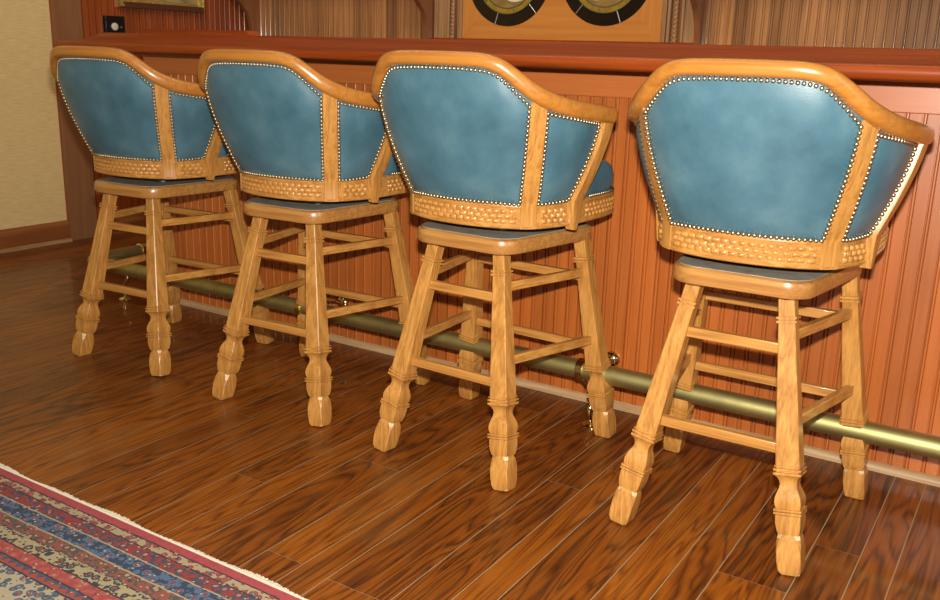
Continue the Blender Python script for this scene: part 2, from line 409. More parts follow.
def panel(s0, s1, h0, h1, thick, outer, bulge, ns=14, nh=12):
    """closed padded slab following the bucket"""
    m = MB(); O = []; I = []
    for i in range(nh + 1):
        h = h0 + (h1 - h0) * i / nh; ro = []; ri = []
        for j in range(ns + 1):
            s = s0 + (s1 - s0) * j / ns
            k = min(1, 5 * min(i, nh - i) / nh) * min(1, 5 * min(j, ns - j) / ns)
            k = math.sin(k * math.pi / 2)
            ro.append(shell(s, h, outer + bulge * k)); ri.append(shell(s, h, outer - thick - bulge * .8 * k))
        O.append(ro); I.append(ri)
    m.grid(O); m.grid([list(reversed(r)) for r in I])
    m.grid([O[0], I[0]]); m.grid([O[-1], I[-1]])
    m.grid([[r[0] for r in O], [r[0] for r in I]]); m.grid([[r[-1] for r in O], [r[-1] for r in I]])
    return m
def nails(path, parent, step=.0108, r=.0050, off=None):
    """row of dome-headed nails along a polyline of (point, normal)"""
    m = MB(); L = 0; prev = None; nxt = 0
    for (p, n) in path:
        if prev is not None:
            seg = (p - prev[0]).length
            while L + seg >= nxt and seg > 1e-9:
                t = (nxt - L) / seg; q = prev[0].lerp(p, t)
                m.ball(q, r, 8, 5); nxt += step
            L += seg
        else: m.ball(p, r, 8, 5); nxt = step
        prev = (p, n)
    return m.build('nailhead_trim', brass_nail, parent, smooth=60)
def plan_loop(n=6):
    half = [(0, -.207), (.055, -.203), (.103, -.192), (.153, -.168), (.184, -.139), (.203, -.097), (.218, -.045), (.225, .02), (.228, .09), (.228, .15), (.222, .20), (.200, .240), (.150, .262), (.08, .272), (0, .275)]
    left = [(-x, y) for x, y in reversed(half[1:-1])]
    full = half + left
    K = len(full); out = []
    for i in range(K):
        p0, p1, p2, p3 = (full[(i + d) % K] for d in (-1, 0, 1, 2))
        for k in range(n):
            t = k / n
            out.append(tuple(.5 * (2 * b + (c - a) * t + (2 * a - 5 * b + 4 * c - d) * t * t + (3 * b - a - 3 * c + d) * t ** 3) for a, b, c, d in zip(p0, p1, p2, p3)))
    return out
def loop_normals(L):
    out = []
    for i in range(len(L)):
        a = L[i - 1]; b = L[(i + 1) % len(L)]; t = Vector((b[0] - a[0], b[1] - a[1])).normalized(); out.append((t.y, -t.x))
    return out

LEGS = {}
def make_stool():
    root = empty('bar_stool')
    low, up = [], []
    for u, v in ((-1, -1), (1, -1), (1, 1), (-1, 1)): low.append(make_leg(u, v, root))
    for z0, z1, (u0, v0), (u1, v1), mt in ((.457, .457, (-1, -1), (1, -1), oak_x), (.252, .252, (-1, -1), (1, -1), oak_x), (.465, .465, (-1, 1), (1, 1), oak_x), (.266, .266, (-1, 1), (1, 1), oak_x),
                                   (.484, .480, (1, -1), (1, 1), oak_y), (.306, .290, (1, -1), (1, 1), oak_y), (.484, .480, (-1, -1), (-1, 1), oak_y), (.306, .290, (-1, -1), (-1, 1), oak_y)):
        low.append(make_bar(leg_at(u0, v0, z0), leg_at(u1, v1, z1), root, mt))
    # seat platform with rounded corners and rounded edge
    pl = rounded_poly([(-.144, -.193), (.146, -.193), (.199, .196), (-.199, .196)], .058)
    rings = []
    for z, d in ((.569, .006), (.5715, .002), (.577, 0), (.596, 0), (.603, .002), (.607, .007)):
        rings.append([(x * (1 - d / .17), y * (1 - d / .18), z) for x, y in pl])
    low.append(MB().loft(rings).build('seat_platform', oak_base, root))
    low.append(MB().loft([[(x * .95, y * .95, z) for x, y in pl] for z in (.6066, .6085)]).build('platform_pad', pad_m, root, label='dull grey top of the wooden platform'))
    low.append(MB().loft([[(x * .5, y * .5, z) for x, y in pl] for z in (.6085, .6365)]).build('swivel_plate', steel_m, root, label='dark metal swivel'))
    # carved band round the seat
    L = plan_loop(); Nn = loop_normals(L); rows = []
    for z, o in ((.6345, -.024), (.6345, .001), (.637, .004), (.641, .0045), (.6435, .002), (.6855, .002), (.688, .0035), (.6925, .003), (.6945, -.001), (.6945, -.024)):
        rows.append([(x + n[0] * o, y + n[1] * o, z) for (x, y), n in zip(L, Nn)])
    ap = MB().grid(rows, True, True).build('apron', oak_x, root); up.append(ap)
    # basket-weave carving: fine relief laid on the band between the plain blocks
    def carve(s0, s1, plan=None):
        m = MB(); nz = 24
        cum = [0]; pts = []
        ns = 90
        for j in range(ns + 1):
            if plan: p, n = plan(j / ns)
            else:
                s = s0 + (s1 - s0) * j / ns; B, _ = station(s); Ba, _ = station(s - .02); Bb, _ = station(s + .02)
                t = (Bb - Ba).normalized(); p, n = Vector((B.x, B.y, 0)), Vector((t.y, -t.x, 0))
            if pts: cum.append(cum[-1] + (p - pts[-1][0]).length)
            pts.append((p, n))
        tot = cum[-1]; ncol = max(4, round(tot / .0185)); res = ncol * 8
        rows = []
        for i in range(nz + 1):
            z = .6465 + (.682 - .6465) * i / nz; row = []
            for k in range(res + 1):
                d = tot * k / res; j = max(0, min(ns - 1, next((q for q in range(ns) if cum[q + 1] >= d), ns - 1)))
                t = (d - cum[j]) / max(1e-9, cum[j + 1] - cum[j]); p = pts[j][0].lerp(pts[j + 1][0], t); n = pts[j][1].lerp(pts[j + 1][1], t).normalized()
                a = k / 8.; b = (i / nz) * 3; 
                aa = a + (.5 if int(min(b, 2.999)) % 2 else 0)
                fa = aa - math.floor(aa); fb = b - math.floor(min(b, 2.999))
                hgt = math.sin(math.pi * fb) ** .6 * math.sin(math.pi * fa) ** .5 * (1.25 - .7 * fa) if 0 < fb < 1 and 0 < fa < 1 else 0
                edge = 1 if 0 < i < nz and 0 < k < res else 0
                w = p + n * (.0012 + .0055 * hgt * edge); row.append((w.x, w.y, z))
            rows.append(row)
        m.grid(rows); return m.build('carved_panel', oak_x, root, smooth=50, label='basket-weave carving between plain blocks')
    up.append(carve(-3.75, 3.75)); 
    up.append(carve(5.25, 6.85)); up.append(carve(-6.85, -5.25))
    # front part of the band
    nL = len(L)
    def fr(i0, i1):
        def f(t):
            q = i0 + (i1 - i0) * t; j = int(q) % nL; k = (j + 1) % nL; w = q - int(q)
            return Vector((L[j][0] * (1 - w) + L[k][0] * w, L[j][1] * (1 - w) + L[k][1] * w, 0)), Vector((Nn[j][0] * (1 - w) + Nn[k][0] * w, Nn[j][1] * (1 - w) + Nn[k][1] * w, 0))
        return f
    up.append(carve(0, 0, fr(7 * 6 + 1, 13 * 6))); up.append(carve(0, 0, fr(15 * 6, 21 * 6 - 1)))
    # cushion
    rows = []
    for z, k, r0 in ((.690, .955, .90), (.697, .975, .9), (.712, .995, .9), (.735, 1.0, .9), (.756, .985, .9), (.771, .93, .88), (.781, .82, .80), (.787, .62, .62), (.790, .3, .3), (.791, .02, .02)):
        row = []
        for (x, y) in L:
            kk = r0 if y < -.02 else (k if y > .06 else r0 + (k - r0) * (y + .02) / .08)
            row.append((x * kk, y * kk, z))
        rows.append(row)
    cu = MB().loft(rows).build('seat_cushion', leather_m, root, smooth=60); up.append(cu)
    pth = [(Vector((x * .995 + n[0] * .001, y * .995 + n[1] * .001, .698)), None) for (x, y), n in zip(L, Nn)][7 * 6 + 3:21 * 6 - 2]
    nails(pth, cu)
    # posts
    for g in (1, -1):
        m = MB(); rows = []
        for i in range(15):
            h = -.17 + (1.09 + .17) * i / 14; z = None
            row = []
            for s, off in ((4.04, .0035), (4.07, .0052), (4.5, .0060), (4.93, .0052), (4.96, .0035), (4.96, -.028), (4.04, -.028)):
                if h < 0:
                    P = shell(s, 0, off); P.z = .688 + h * .31
                else: P = shell(s, h, off)
                row.append((g * P.x, P.y, P.z))
            rows.append(row)
        m.loft(rows); up.append(m.build('rear_post', oak_z, root, smooth=25))
        # front post: stands proud, rounded foot
        m = MB(); rows = []
        nn = 16
        for i in range(nn + 1):
            h = -.24 + (1.08 + .24) * i / nn
            w = 1 - .45 * max(0, h); y0 = -.053 if False else None
            foot = min(1, (i + .25) / 3.0) ** .5; pr = .004 * max(0, 1 - max(h, 0) * 1.6)
            B0, T0 = shell(7, max(h, 0), 0), shell(8, max(h, 0), 0)
            c = (B0 + T0) / 2; hw = (.0235 - .004 * max(0, h)) * foot
            tg = (T0 - B0).normalized(); tg.z = 0; tg.normalize(); n = Vector((tg.y, -tg.x, 0))
            if h < 0: c.z = .694 + h * .29; c.x += h * .018
            row = []
            for a, off in ((-1, .001), (-.8, .0125 + pr), (0, .0145 + pr), (.8, .0135 + pr), (1, .009 + pr), (1, -.022), (-1, -.022)):
                P = c + tg * hw * a + n * (off if off > 0 else off * (1 if h > 0 else .3)); row.append((g * P.x, P.y, P.z))
            rows.append(row)
        m.loft(rows); up.append(m.build('front_post', oak_z, root, smooth=30))
    # leather panels
    bp = panel(-4.06, 4.06, 0.0, 1.06, .030, -.001, .010, 36, 14).build('back_panel', leather_m, root, smooth=60); up.append(bp)
    def edge(s0, s1, h0, h1, n=60, off=.003):
        return [(shell(s0 + (s1 - s0) * i / n, h0 + (h1 - h0) * i / n, off), None) for i in range(n + 1)]
    ti = .985
    nails(edge(-3.97, -3.97, ti, .025) + edge(-3.97, 3.97, .025, .025, 120)[1:] + edge(3.97, 3.97, .025, ti)[1:] + edge(3.97, -3.97, ti, ti, 160)[1:-1], bp)
    for g in (1, -1):
        sp = panel(4.95 * g, 7.0 * g, 0.0, 1.06, .028, -.001, .007, 12, 12).build('side_panel', leather_m, root, smooth=60); up.append(sp)
        nails(edge(5.02 * g, 5.02 * g, .995, .03) + edge(5.02 * g, 6.9 * g, .03, .03)[1:] + edge(6.9 * g, 6.9 * g, .03, .995)[1:] + edge(6.9 * g, 5.02 * g, .995, .995)[1:-1], sp)
    # top rail
    half = [(0, -.300, 1.0225), (.07, -.298, 1.0220), (.115, -.293, 1.0200), (.148, -.282, 1.0110), (.178, -.263, .9880), (.210, -.236, .9570), (.236, -.198, .9360), (.258, -.150, .9220), (.274, -.092, .9130), (.284, -.036, .9060), (.290, .016, .9000)]
    ctl = [(-x, y, z) for x, y, z in reversed(half[1:])] + half
    path = [Vector(p) for p in catmull(ctl, 8)]
    for _ in range(3): path = [path[0]] + [(path[i - 1] + path[i] * 2 + path[i + 1]) / 4 for i in range(1, len(path) - 1)] + [path[-1]]
    rings = []; n = 18; M = len(path)
    for i, p in enumerate(path):
        t = (path[min(i + 1, M - 1)] - path[max(i - 1, 0)]).normalized()
        o = Vector((t.y, -t.x, 0)).normalized(); w = o.cross(t); w = w if w.z > 0 else -w
        k = 1.0; e = min(i, M - 1 - i)
        if e < 3: k = (.45, .78, .94)[e]
        hy = .0168 + .0034 * min(1, max(0, (abs(p.x) - .15) / .09))
        ring = []
        for q in range(n):
            a = 2 * math.pi * q / n; ca, sa = math.cos(a), math.sin(a)
            ex = .72
            rx = .0225 * math.copysign(abs(ca) ** ex, ca); ry = hy * math.copysign(abs(sa) ** ex, sa)
            ring.append(p + o * (rx * k + .001) + w * ry * k)
        rings.append(ring)
    up.append(MB().loft(rings).build('top_rail', oak_rail, root, smooth=60))
    return root, low, up

def copy_tree(o, parent=None):
    c = o.copy(); C.objects.link(c); c.parent = parent
    kids = [copy_tree(ch, c) for ch in o.children]
    return c
STOOLS = [(-2.140, -.409, .057, 4.5, .985, (.010, .010), 'blue leather swivel bar stool farthest left, nearest the wallpapered wall'),
          (-1.449, -.412, .034, 1.6, .990, (.005, .005), 'blue leather swivel bar stool second from the left, before the arched wall bracket'),
          (-.803, -.433, -.045, -.52, 1., (0, 0), 'blue leather swivel bar stool third from the left with blue seat cushion showing at right'),
          (-.126, -.422, 0., 1.0, 1., (0, 0), 'largest and rightmost blue leather swivel bar stool, both rear posts in view')]
proto, low0, up0 = make_stool()
upnames = {'apron', 'carved_panel', 'seat_cushion', 'rear_post', 'front_post', 'back_panel', 'side_panel', 'top_rail', 'swivel_plate'}
roots = [proto] + [copy_tree(proto) for _ in range(3)]
for r, (x, y, rz, sw, k_, off, lab) in zip(roots, STOOLS):
    r.location = (x, y, 0); r.rotation_euler = (0, 0, rz); r.scale = (k_, k_, k_)
    for ch in r.children:
        if ch.name.split('.')[0] in upnames: ch.rotation_euler = (0, 0, R(sw) - rz); ch.location = (off[0], off[1], 0)
    tag(r, lab, 'bar stool', 'swivel bar stools along the bar')

# ------------------------------------------------------------------ beadboard
def bead_profile(a0, a1, pitch, phase):
    """list of (a, depth) across the board; a tongue, a groove, a round bead, a groove"""
    out = [(a0, 0.)]; k = math.floor((a0 - phase) / pitch)
    while phase + k * pitch < a1 + pitch:
        g = phase + k * pitch
        pts = [(-.0068, 0), (-.0064, -.0065), (-.0046, -.0065), (-.0036, -.0018), (-.0018, .0000), (0, .0004), (.0018, .0000), (.0036, -.0018), (.0046, -.0065), (.0064, -.0065), (.0068, 0)]
        for d, h in pts:
            if a0 < g + d < a1: out.append((g + d, h))
        k += 1
    out.append((a1, 0.)); return out
def beadboard(name, mat, a0, a1, z0, z1, fn, phase=0., pitch=.04, parent=None, thick=.012):
    pr = bead_profile(a0, a1, pitch, phase)
    rows = [[fn(a, h, z) for a, h in pr] for z in (z0, z1)]
    m = MB(); m.grid(rows)
    bk = [[fn(a, -thick, z) for a in (a0, a1)] for z in (z0, z1)]
    m.grid(bk)
    m.grid([[fn(a0, 0, z0), fn(a0, -thick, z0)], [fn(a0, 0, z1), fn(a0, -thick, z1)]])
    m.grid([[fn(a1, 0, z0), fn(a1, -thick, z0)], [fn(a1, 0, z1), fn(a1, -thick, z1)]])
    return m.build(name, mat, parent, smooth=30)

# ------------------------------------------------------------------ bar counter
BX0, BX1 = -2.70, 1.25
bar = tag(empty('bar_counter', (-.725, 0, 0)), 'long reddish wooden bar with beadboard front and dark polished top behind the stools', 'bar')
bar_off = Vector((-.725, 0, 0))
def at_bar(o): o.parent = bar; o.matrix_parent_inverse = Matrix.Translation(-bar_off); return o
at_bar(MB().box(BX0 + .012, BX1, .012, .40, 0, 1.0).build('body', cherry_x))
at_bar(beadboard('front_beadboard', cherry_bead, BX0, BX1, .0, .930, lambda a, h, z: (a, -h, z), phase=.116))
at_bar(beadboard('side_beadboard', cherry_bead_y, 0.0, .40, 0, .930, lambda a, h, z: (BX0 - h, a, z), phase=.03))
at_bar(MB().box(BX0 - .008, BX1, -.009, .012, .926, 1.0).build('frieze', cherry_x, bevel=.002))
at_bar(MB().box(BX0 - .008, BX0 + .012, .012, .40, .926, 1.0).build('frieze', cherry_x, bevel=.002))
sh = [(0, 0), (-.016, 0), (-.016, .008), (-.013, .015), (-.007, .020), (0, .022)]
at_bar(MB().prism(sh, lambda a, b, t: (t, a, b), BX0 - .016, BX1).build('shoe_moulding', pale_oak_x, label='pale unfinished oak strip at the foot of the bar'))
at_bar(MB().prism(sh, lambda a, b, t: (BX0 + a, t, b), 0, .40).build('shoe_moulding', pale_oak_y))
at_bar(MB().box(-2.80, BX1 + .05, -.125, .46, 1.012, 1.073).build('countertop', top_m, bevel=.002))
# arm rail: bullnose lip, cove and slope up to the top
AR = [(0, 1.000), (.018, 1.000), (.024, 1.003)]
arm = [(-.118, 1.008), (-.150, 1.006), (-.190, 1.004), (-.232, 1.0015), (-.244, 1.004), (-.2505, 1.011), (-.2530, 1.020), (-.2515, 1.029), (-.247, 1.0355),
       (-.240, 1.0385), (-.236, 1.0375), (-.225, 1.0390), (-.205, 1.0420), (-.180, 1.0480), (-.160, 1.0550), (-.145, 1.0625), (-.136, 1.0690), (-.128, 1.0730), (-.118, 1.0740)]
# mitred return along the left end
m = MB(); rings = []
rings.append([(BX1 + .05, y, z) for y, z in arm])
rings.append([(-2.78 + (y + .118), y, z) for y, z in arm])
rings.append([(-2.78 + (y + .118), .46, z) for y, z in arm])
m.loft(rings); at_bar(m.build('arm_rail', top_m, smooth=40))
m = MB(); m.prism([(.0, 1.072), (.06, 1.072), (.06, 1.0925), (.0, 1.0925)], lambda a, b, t: (t - (.02 if (b > 1.08 and t > -2.5) else 0), a, b), -2.72, -2.13)
at_bar(m.build('raised_ledge', top_m))

# ------------------------------------------------------------------ foot rail
fr = tag(empty('foot_rail', (-.8, -.221, 0)), 'aged brass foot rail running low along the front of the bar', 'foot rail')
fo = Vector((-.8, -.221, 0))
def at_fr(o, par=None):
    if par is None: o.parent = fr; o.matrix_parent_inverse = Matrix.Translation(-fo)
    return o
PY, PZ, PR = -.221, .181, .0268
path = [(1.2, PY, PZ), (-2.80, PY, PZ)]
cx, cy, rr = -2.80, PY + .045, .045
for k in range(1, 9):
    a = math.pi / 2 * k / 8; path.append((cx - rr * math.sin(a), cy - rr * math.cos(a), PZ))
path += [(-2.845, .36, PZ)]
at_fr(MB().tube(path, PR, 28).build('pipe', brass, smooth=60))
at_fr(MB().tube([(-2.845, .020, PZ), (-2.845, .023, PZ), (-2.845, .048, PZ), (-2.845, .051, PZ)], [PR + .001, PR + .006, PR + .006, PR + .001], 28).build('collar', brass_bright, smooth=40))
def bracket(x, y0=PY, side=False):
    if side:      # under the pipe where it turns back round the end of the bar
        y0 = -.095; x += .035
        pts = catmull([(x - .006, y0, PZ - PR + .004), (x + .012, y0, PZ - .055), (x + .018, y0, .090), (x - .004, y0, .058), (x - .006, y0, .028), (x, y0, .006)], 6)
        f1 = (x, y0)
    else:
        pts = catmull([(x, y0, PZ - PR + .004), (x + .016, y0 + .022, PZ - .055), (x + .026, y0 + .040, .085), (x + .020, y0 + .024, .055), (x + .020, y0 + .030, .028), (x + .022, y0 + .045, .006)], 6)
        f1 = (x + .022, y0 + .045)
    m = MB().tube(pts, [.0075 if i % 12 else .0085 for i in range(len(pts))], 12)
    if not side:
        m.tube([(x - .011, y0, PZ), (x - .010, y0, PZ), (x + .010, y0, PZ), (x + .011, y0, PZ)], [PR + .0005, PR + .004, PR + .004, PR + .0005], 28)
        m.tube(catmull([(x, y0 + PR, PZ + .002), (x, y0 + .08, PZ + .008), (x - .003, -.06, PZ - .012), (x - .003, -.006, PZ - .030)], 6), .0075, 12)
    o = at_fr(m.build('bracket', brass_bright, smooth=50, label='bright brass bracket'))
    o1 = MB().tube([(f1[0], f1[1], z) for z in (.0005, .003, .007, .012)], [.028, .028, .022, .010], 24).build('flange', brass_bright, smooth=40)
    o1.parent = o
    if not side:
        o2 = MB().tube([(x - .003, y, PZ - .030) for y in (.0, -.006, -.013, -.019)], [.026, .026, .021, .011], 24).build('flange', brass_bright, smooth=40); o2.parent = o
    return o
for x in (-.640, -1.695, .43): bracket(x)
bracket(-2.835, side=True)

# ------------------------------------------------------------------ floor
SEAMS = [-4.60, -4.42, -4.31, -4.13, -3.98, -3.86, -3.71, -3.62, -3.45, -3.30, -3.22, -3.05, -2.93, -2.80, -2.71, -2.56, -2.44, -2.29, -2.20, -2.09, -1.98, -1.855, -1.748, -1.63, -1.53, -1.435, -1.36,
         -1.215, -1.115, -1.03, -.885, -.785, -.709, -.5575, -.461, -.387, -.236, -.14, -.063, .08, .177, .25, .40, .49, .62, .70, .84, .95, 1.04, 1.20, 1.29, 1.44, 1.60]
fm = bpy.data.meshes.new('floor'); V = []; F = []; COL = []; MI = []
def quad(x0, x1, y0, y1, z, col, mi):
    o = len(V); V.extend([(x0, y0, z), (x1, y0, z), (x1, y1, z), (x0, y1, z)]); F.append((o, o + 1, o + 2, o + 3)); COL.append(col); MI.append(mi)
rf = random.Random(11)
YA, YB = -4.2, 2.0; G = .0012
BUTT = {-1.215: [-.996], .08: [-.504], -.885: [-1.22]}
for i in range(len(SEAMS) - 1):
    x0, x1 = SEAMS[i] + G, SEAMS[i + 1] - G
    cuts = [YA]
    y = YA + rf.uniform(.5, 2.5)
    cuts2 = []
    while y < YB: cuts2.append(y); y += rf.uniform(1.6, 2.8)
    b = BUTT.get(SEAMS[i])
    if b: cuts2 = [c for c in cuts2 if abs(c - b[0]) > 1.0] + b
    cuts2.sort(); ys = [YA] + cuts2 + [YB]
    for k in range(len(ys) - 1):
        quad(x0, x1, ys[k] + .0006, ys[k + 1] - .0006, 0, (rf.random(), rf.random(), rf.random(), 1), 0)
quad(SEAMS[0], SEAMS[-1], YA, YB, -.0012, (.5, .5, .5, 1), 1)
fm.from_pydata(V, [], F); ca = fm.color_attributes.new('plank', 'FLOAT_COLOR', 'CORNER')
k = 0
for p, c, mi in zip(fm.polygons, COL, MI):
    p.material_index = mi
    for li in p.loop_indices: ca.data[li].color = c
fm.materials.append(floor_m); fm.materials.append(seam_m)
fl = bpy.data.objects.new('floor', fm); C.objects.link(fl); tag(fl, kind='structure', label='glossy dark oak plank floor')

# ------------------------------------------------------------------ walls
WX = -4.03
w = MB().box(WX - .10, WX, -4.2, .49, 0, 2.6).build('wall_left', paper_m, smooth=0); tag(w, kind='structure', label='wall covered in straw-coloured grasscloth')
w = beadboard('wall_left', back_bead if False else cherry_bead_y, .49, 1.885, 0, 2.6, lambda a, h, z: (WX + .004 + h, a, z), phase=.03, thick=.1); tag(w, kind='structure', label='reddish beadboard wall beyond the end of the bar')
w = beadboard('wall_back', back_bead, WX - .10, 1.6, 0, 2.6, lambda a, h, z: (a, 1.885 - h, z), phase=.015, thick=.1); tag(w, kind='structure', label='brown beadboard wall behind the bar')
t = MB().box(WX, WX + .022, .492, .660, 0, 2.6).build('trim_1', trim_m, bevel=.002); tag(t, kind='structure', label='plain brown board dividing wallpaper from beadboard')
bpz = [(0, 0), (.016, 0), (.016, .092), (.012, .100), (.006, .110), (0, .113)]
t = MB().prism(bpz, lambda a, b, q: (WX + a, q, b), -4.2, .492).build('baseboard_left', base_m); tag(t, kind='structure', label='brown baseboard under the wallpaper')
t = MB().prism([(.016, 0), (.032, 0), (.031, .008), (.026, .015), (.016, .018)], lambda a, b, q: (WX + a, q, b), .085, .492).build('trim_2', pale_oak_y); tag(t, kind='structure', label='worn pale shoe strip along the left baseboard')
t = MB().prism([(.004, 0), (.020, 0), (.020, .085), (.004, .095)], lambda a, b, q: (WX + a, q, b), .660, 1.885).build('baseboard_left', base_m); tag(t, kind='structure', label='baseboard under the beadboard wall')

# ------------------------------------------------------------------ wall brackets (corbels)
CP = [(0, .98), (.055, .98), (.062, 1.11), (.068, 1.16), (.080, 1.205), (.105, 1.25), (.145, 1.29), (.190, 1.325), (.240, 1.37), (.285, 1.43), (.31, 1.50), (.31, 1.56), (0, 1.56)]
def corbel(x, lab):
    o = MB().prism(CP, lambda a, b, q: (x + q, 1.879 - a, b), -.03, 0).build('wall_bracket', corbel_m, bevel=.002)
    return tag(o, lab, 'wall bracket', 'curved wooden brackets on the wall behind the bar')
corbel(-3.945, 'curved brown wooden bracket in the corner to the right of the gilt picture')
corbel(-2.612, 'curved brown wooden bracket just left of the cabinet with round glass windows')
corbel(-1.086, 'thin curved wooden bracket just right of the cabinet with round glass windows')

for xa, xb_ in ((-4.0, -2.606), (-1.118, 1.5)):  # unseen boxes added overhead so the bar edge reflects something dark
    t = MB().box(xa, xb_, 1.57, 1.880, 1.562, 2.6).build('added_overhead_box', corbel_m, bevel=.003); tag(t, kind='structure', label='unseen wooden box added overhead as a dark reflection for the bar edge')

# ------------------------------------------------------------------ back bar cabinet
cab = tag(empty('back_bar_cabinet', (-1.85, 1.75, 0)), 'orange wooden cabinet front with two round stained-glass windows on the wall behind the bar', 'cabinet')
co = Vector((-1.85, 1.75, 0))
def at_cab(o): o.parent = cab; o.matrix_parent_inverse = Matrix.Translation(-co); return o
yf = 1.845
X0, X1, Z0, Z1 = -2.414, -1.290, 1.115, 1.78
fw = .235
# four mitred boards
def mitred(pts, mat): 
    m = MB().loft([[(x, yf, z) for x, z in pts], [(x, yf + .034, z) for x, z in pts]]); return at_cab(m.build('frame_board', mat, bevel=.0012))
mitred([(X0, Z0), (X1, Z0), (X1 - fw, Z0 + fw), (X0 + fw, Z0 + fw)], maple_x)
mitred([(X0, Z1), (X0 + fw, Z1 - fw), (X1 - fw, Z1 - fw), (X1, Z1)], maple_x)
mitred([(X0, Z0), (X0 + fw, Z0 + fw), (X0 + fw, Z1 - fw), (X0, Z1)], maple_z)
mitred([(X1, Z0), (X1, Z1), (X1 - fw, Z1 - fw), (X1 - fw, Z0 + fw)], maple_z)
at_cab(MB().box(X0 + fw - .01, X1 - fw + .01, yf + .006, yf + .034, Z0 + fw - .01, Z1 - fw + .01).build('centre_panel', maple_x))
at_cab(MB().box(-2.60, -1.10, 1.80, 1.885, 1.062, 1.108).build('sill', top_m, bevel=.004))
at_cab(MB().box(-2.60, -1.10, 1.83, 1.885, 1.108, 1.116).build('sill_bead', top_m, bevel=.002))
for g, xs in ((1, (-2.606, -2.414)), (-1, (-1.098, -1.290))):
    a, b = xs; s = 1 if b > a else -1
    def strip(u0, u1, pr, mat, nm, zz=(1.108, 1.80)):
        p, q = sorted((a + s * u0, a + s * u1))
        at_cab(MB().box(p, q, 1.885 - pr, 1.885, zz[0], zz[1]).build(nm, mat, bevel=.0018))
    strip(0, .020, .030, pil_m, 'pilaster_edge'); strip(.020, .088, .018, pil_m, 'pilaster_field'); strip(.088, .100, .032, pil_m, 'pilaster_edge')
    strip(.100, .140, .020, corbel_m, 'pilaster_recess'); strip(.152, .168, .034, pil_m, 'pilaster_edge'); strip(.170, .190, .044, pil_m, 'pilaster_edge')
    # twisted rope column
    c0 = a + s * .126; m = MB(); nz = 240; n = 10; rows = []
    for i in range(nz + 1):
        z = 1.108 + .69 * i / nz; row = []
        for k in range(n):
            th = 2 * math.pi * k / n; r = .0105 + .0026 * math.cos(2 * th + z * 300)
            row.append((c0 + r * math.cos(th), 1.855 + r * math.sin(th), z))
        rows.append(row)
    at_cab(m.loft(rows).build('rope_column', pil_m, smooth=60))
def disc(cx, cz, r0, r1, y0, y1, mat, name, parent=None, n=64, a0=0, a1=2 * math.pi):
    full = abs(a1 - a0 - 2 * math.pi) < 1e-6
    pts = []
    cnt = n if full else n + 1
    rows = []
    for i in range(cnt):
        a = a0 + (a1 - a0) * i / n; c, s = math.cos(a), math.sin(a)
        rows.append([(cx + r0 * c, y1, cz + r0 * s), (cx + r0 * c, y0, cz + r0 * s), (cx + r1 * c, y0, cz + r1 * s), (cx + r1 * c, y1, cz + r1 * s)])
    m = MB().grid(rows, full, True)
    if not full: m.cap(rows[0], True); m.cap(rows[-1])
    return m.build(name, mat, parent)
def glass_window(cx, cz, ph, mir):
    Rr = .247
    m = MB().loft([[(cx + Rr * 1.0 * math.cos(2 * math.pi * i / 64), y, cz + Rr * math.sin(2 * math.pi * i / 64)) for i in range(64)] for y in (yf - .002, yf + .010)])
    w = at_cab(m.build('round_window', ring_m, label='round stained-glass window, dark outer ring'))
    k = lambda o: setattr(o, 'parent', w)
    k(disc(cx, cz, .158, .186, yf - .005, yf + .004, amber_m, 'amber_ring'))
    k(disc(cx, cz, .0, .158, yf - .0055, yf + .004, tan_glass, 'centre_glass'))
    k(disc(cx, cz, .184, .188, yf - .008, yf + .004, dlead_m, 'lead_came')); k(disc(cx, cz, .155, .160, yf - .008, yf + .004, dlead_m, 'lead_came'))
    for i in range(6):
        a = R(-90 + ph + 60 * i); k(MB().tube([(cx + .186 * math.cos(a), yf - .003, cz + .186 * math.sin(a)), (cx + .246 * math.cos(a), yf - .003, cz + .246 * math.sin(a))], .0028, 8).build('lead_came', lead_m))
        a = R(-90 + ph + 30 + 60 * i); k(MB().tube([(cx + .158 * math.cos(a), yf - .007, cz + .158 * math.sin(a)), (cx + .186 * math.cos(a), yf - .007, cz + .186 * math.sin(a))], .0022, 8).build('lead_came', dlead_m))
    e = [(cx + mir * .045 + .062 * math.cos(2 * math.pi * i / 32), cz - .095 + .032 * math.sin(2 * math.pi * i / 32)) for i in range(32)]
    k(MB().loft([[(x, y, z) for x, z in e] for y in (yf - .008, yf)]).build('cream_glass', cream_glass))
glass_window(-2.136, 1.428, -17, 1)
glass_window(-1.588, 1.434, 21, -1)

# ------------------------------------------------------------------ picture and dial box on the beadboard wall
pic = tag(empty('picture_frame', (WX + .006, 1.2, 1.228)), 'gilt picture frame with olive gold canvas on the reddish wall at upper left', 'picture')
po = Vector((WX + .006, 1.2, 1.228))
def at_pic(o): o.parent = pic; o.matrix_parent_inverse = Matrix.Translation(-po); return o
py0, py1, pz0, pz1 = .890, 1.480, 1.228, 1.70; xb = WX + .002
fr_prof = [(0, 0), (0, .030), (.004, .040), (.012, .042), (.018, .034), (.026, .036), (.032, .026), (.040, .022), (.044, .012), (.044, 0)]
def fring(d, h): return [(xb + h, py0 + d, pz0 + d), (xb + h, py1 - d, pz0 + d), (xb + h, py1 - d, pz1 - d), (xb + h, py0 + d, pz1 - d)]
at_pic(MB().grid([fring(d, h) for d, h in fr_prof], True, True).build('gilt_frame', gold_m, smooth=20))
at_pic(MB().box(xb, xb + .044, py0 + .022, py1 - .014, pz0 - .003, pz0 + .028).build('lower_rail', frame_dark, bevel=.002))
at_pic(MB().box(xb + .001, xb + .010, py0 + .04, py1 - .04, pz0 + .04, pz1 - .04).build('canvas', paint_m))
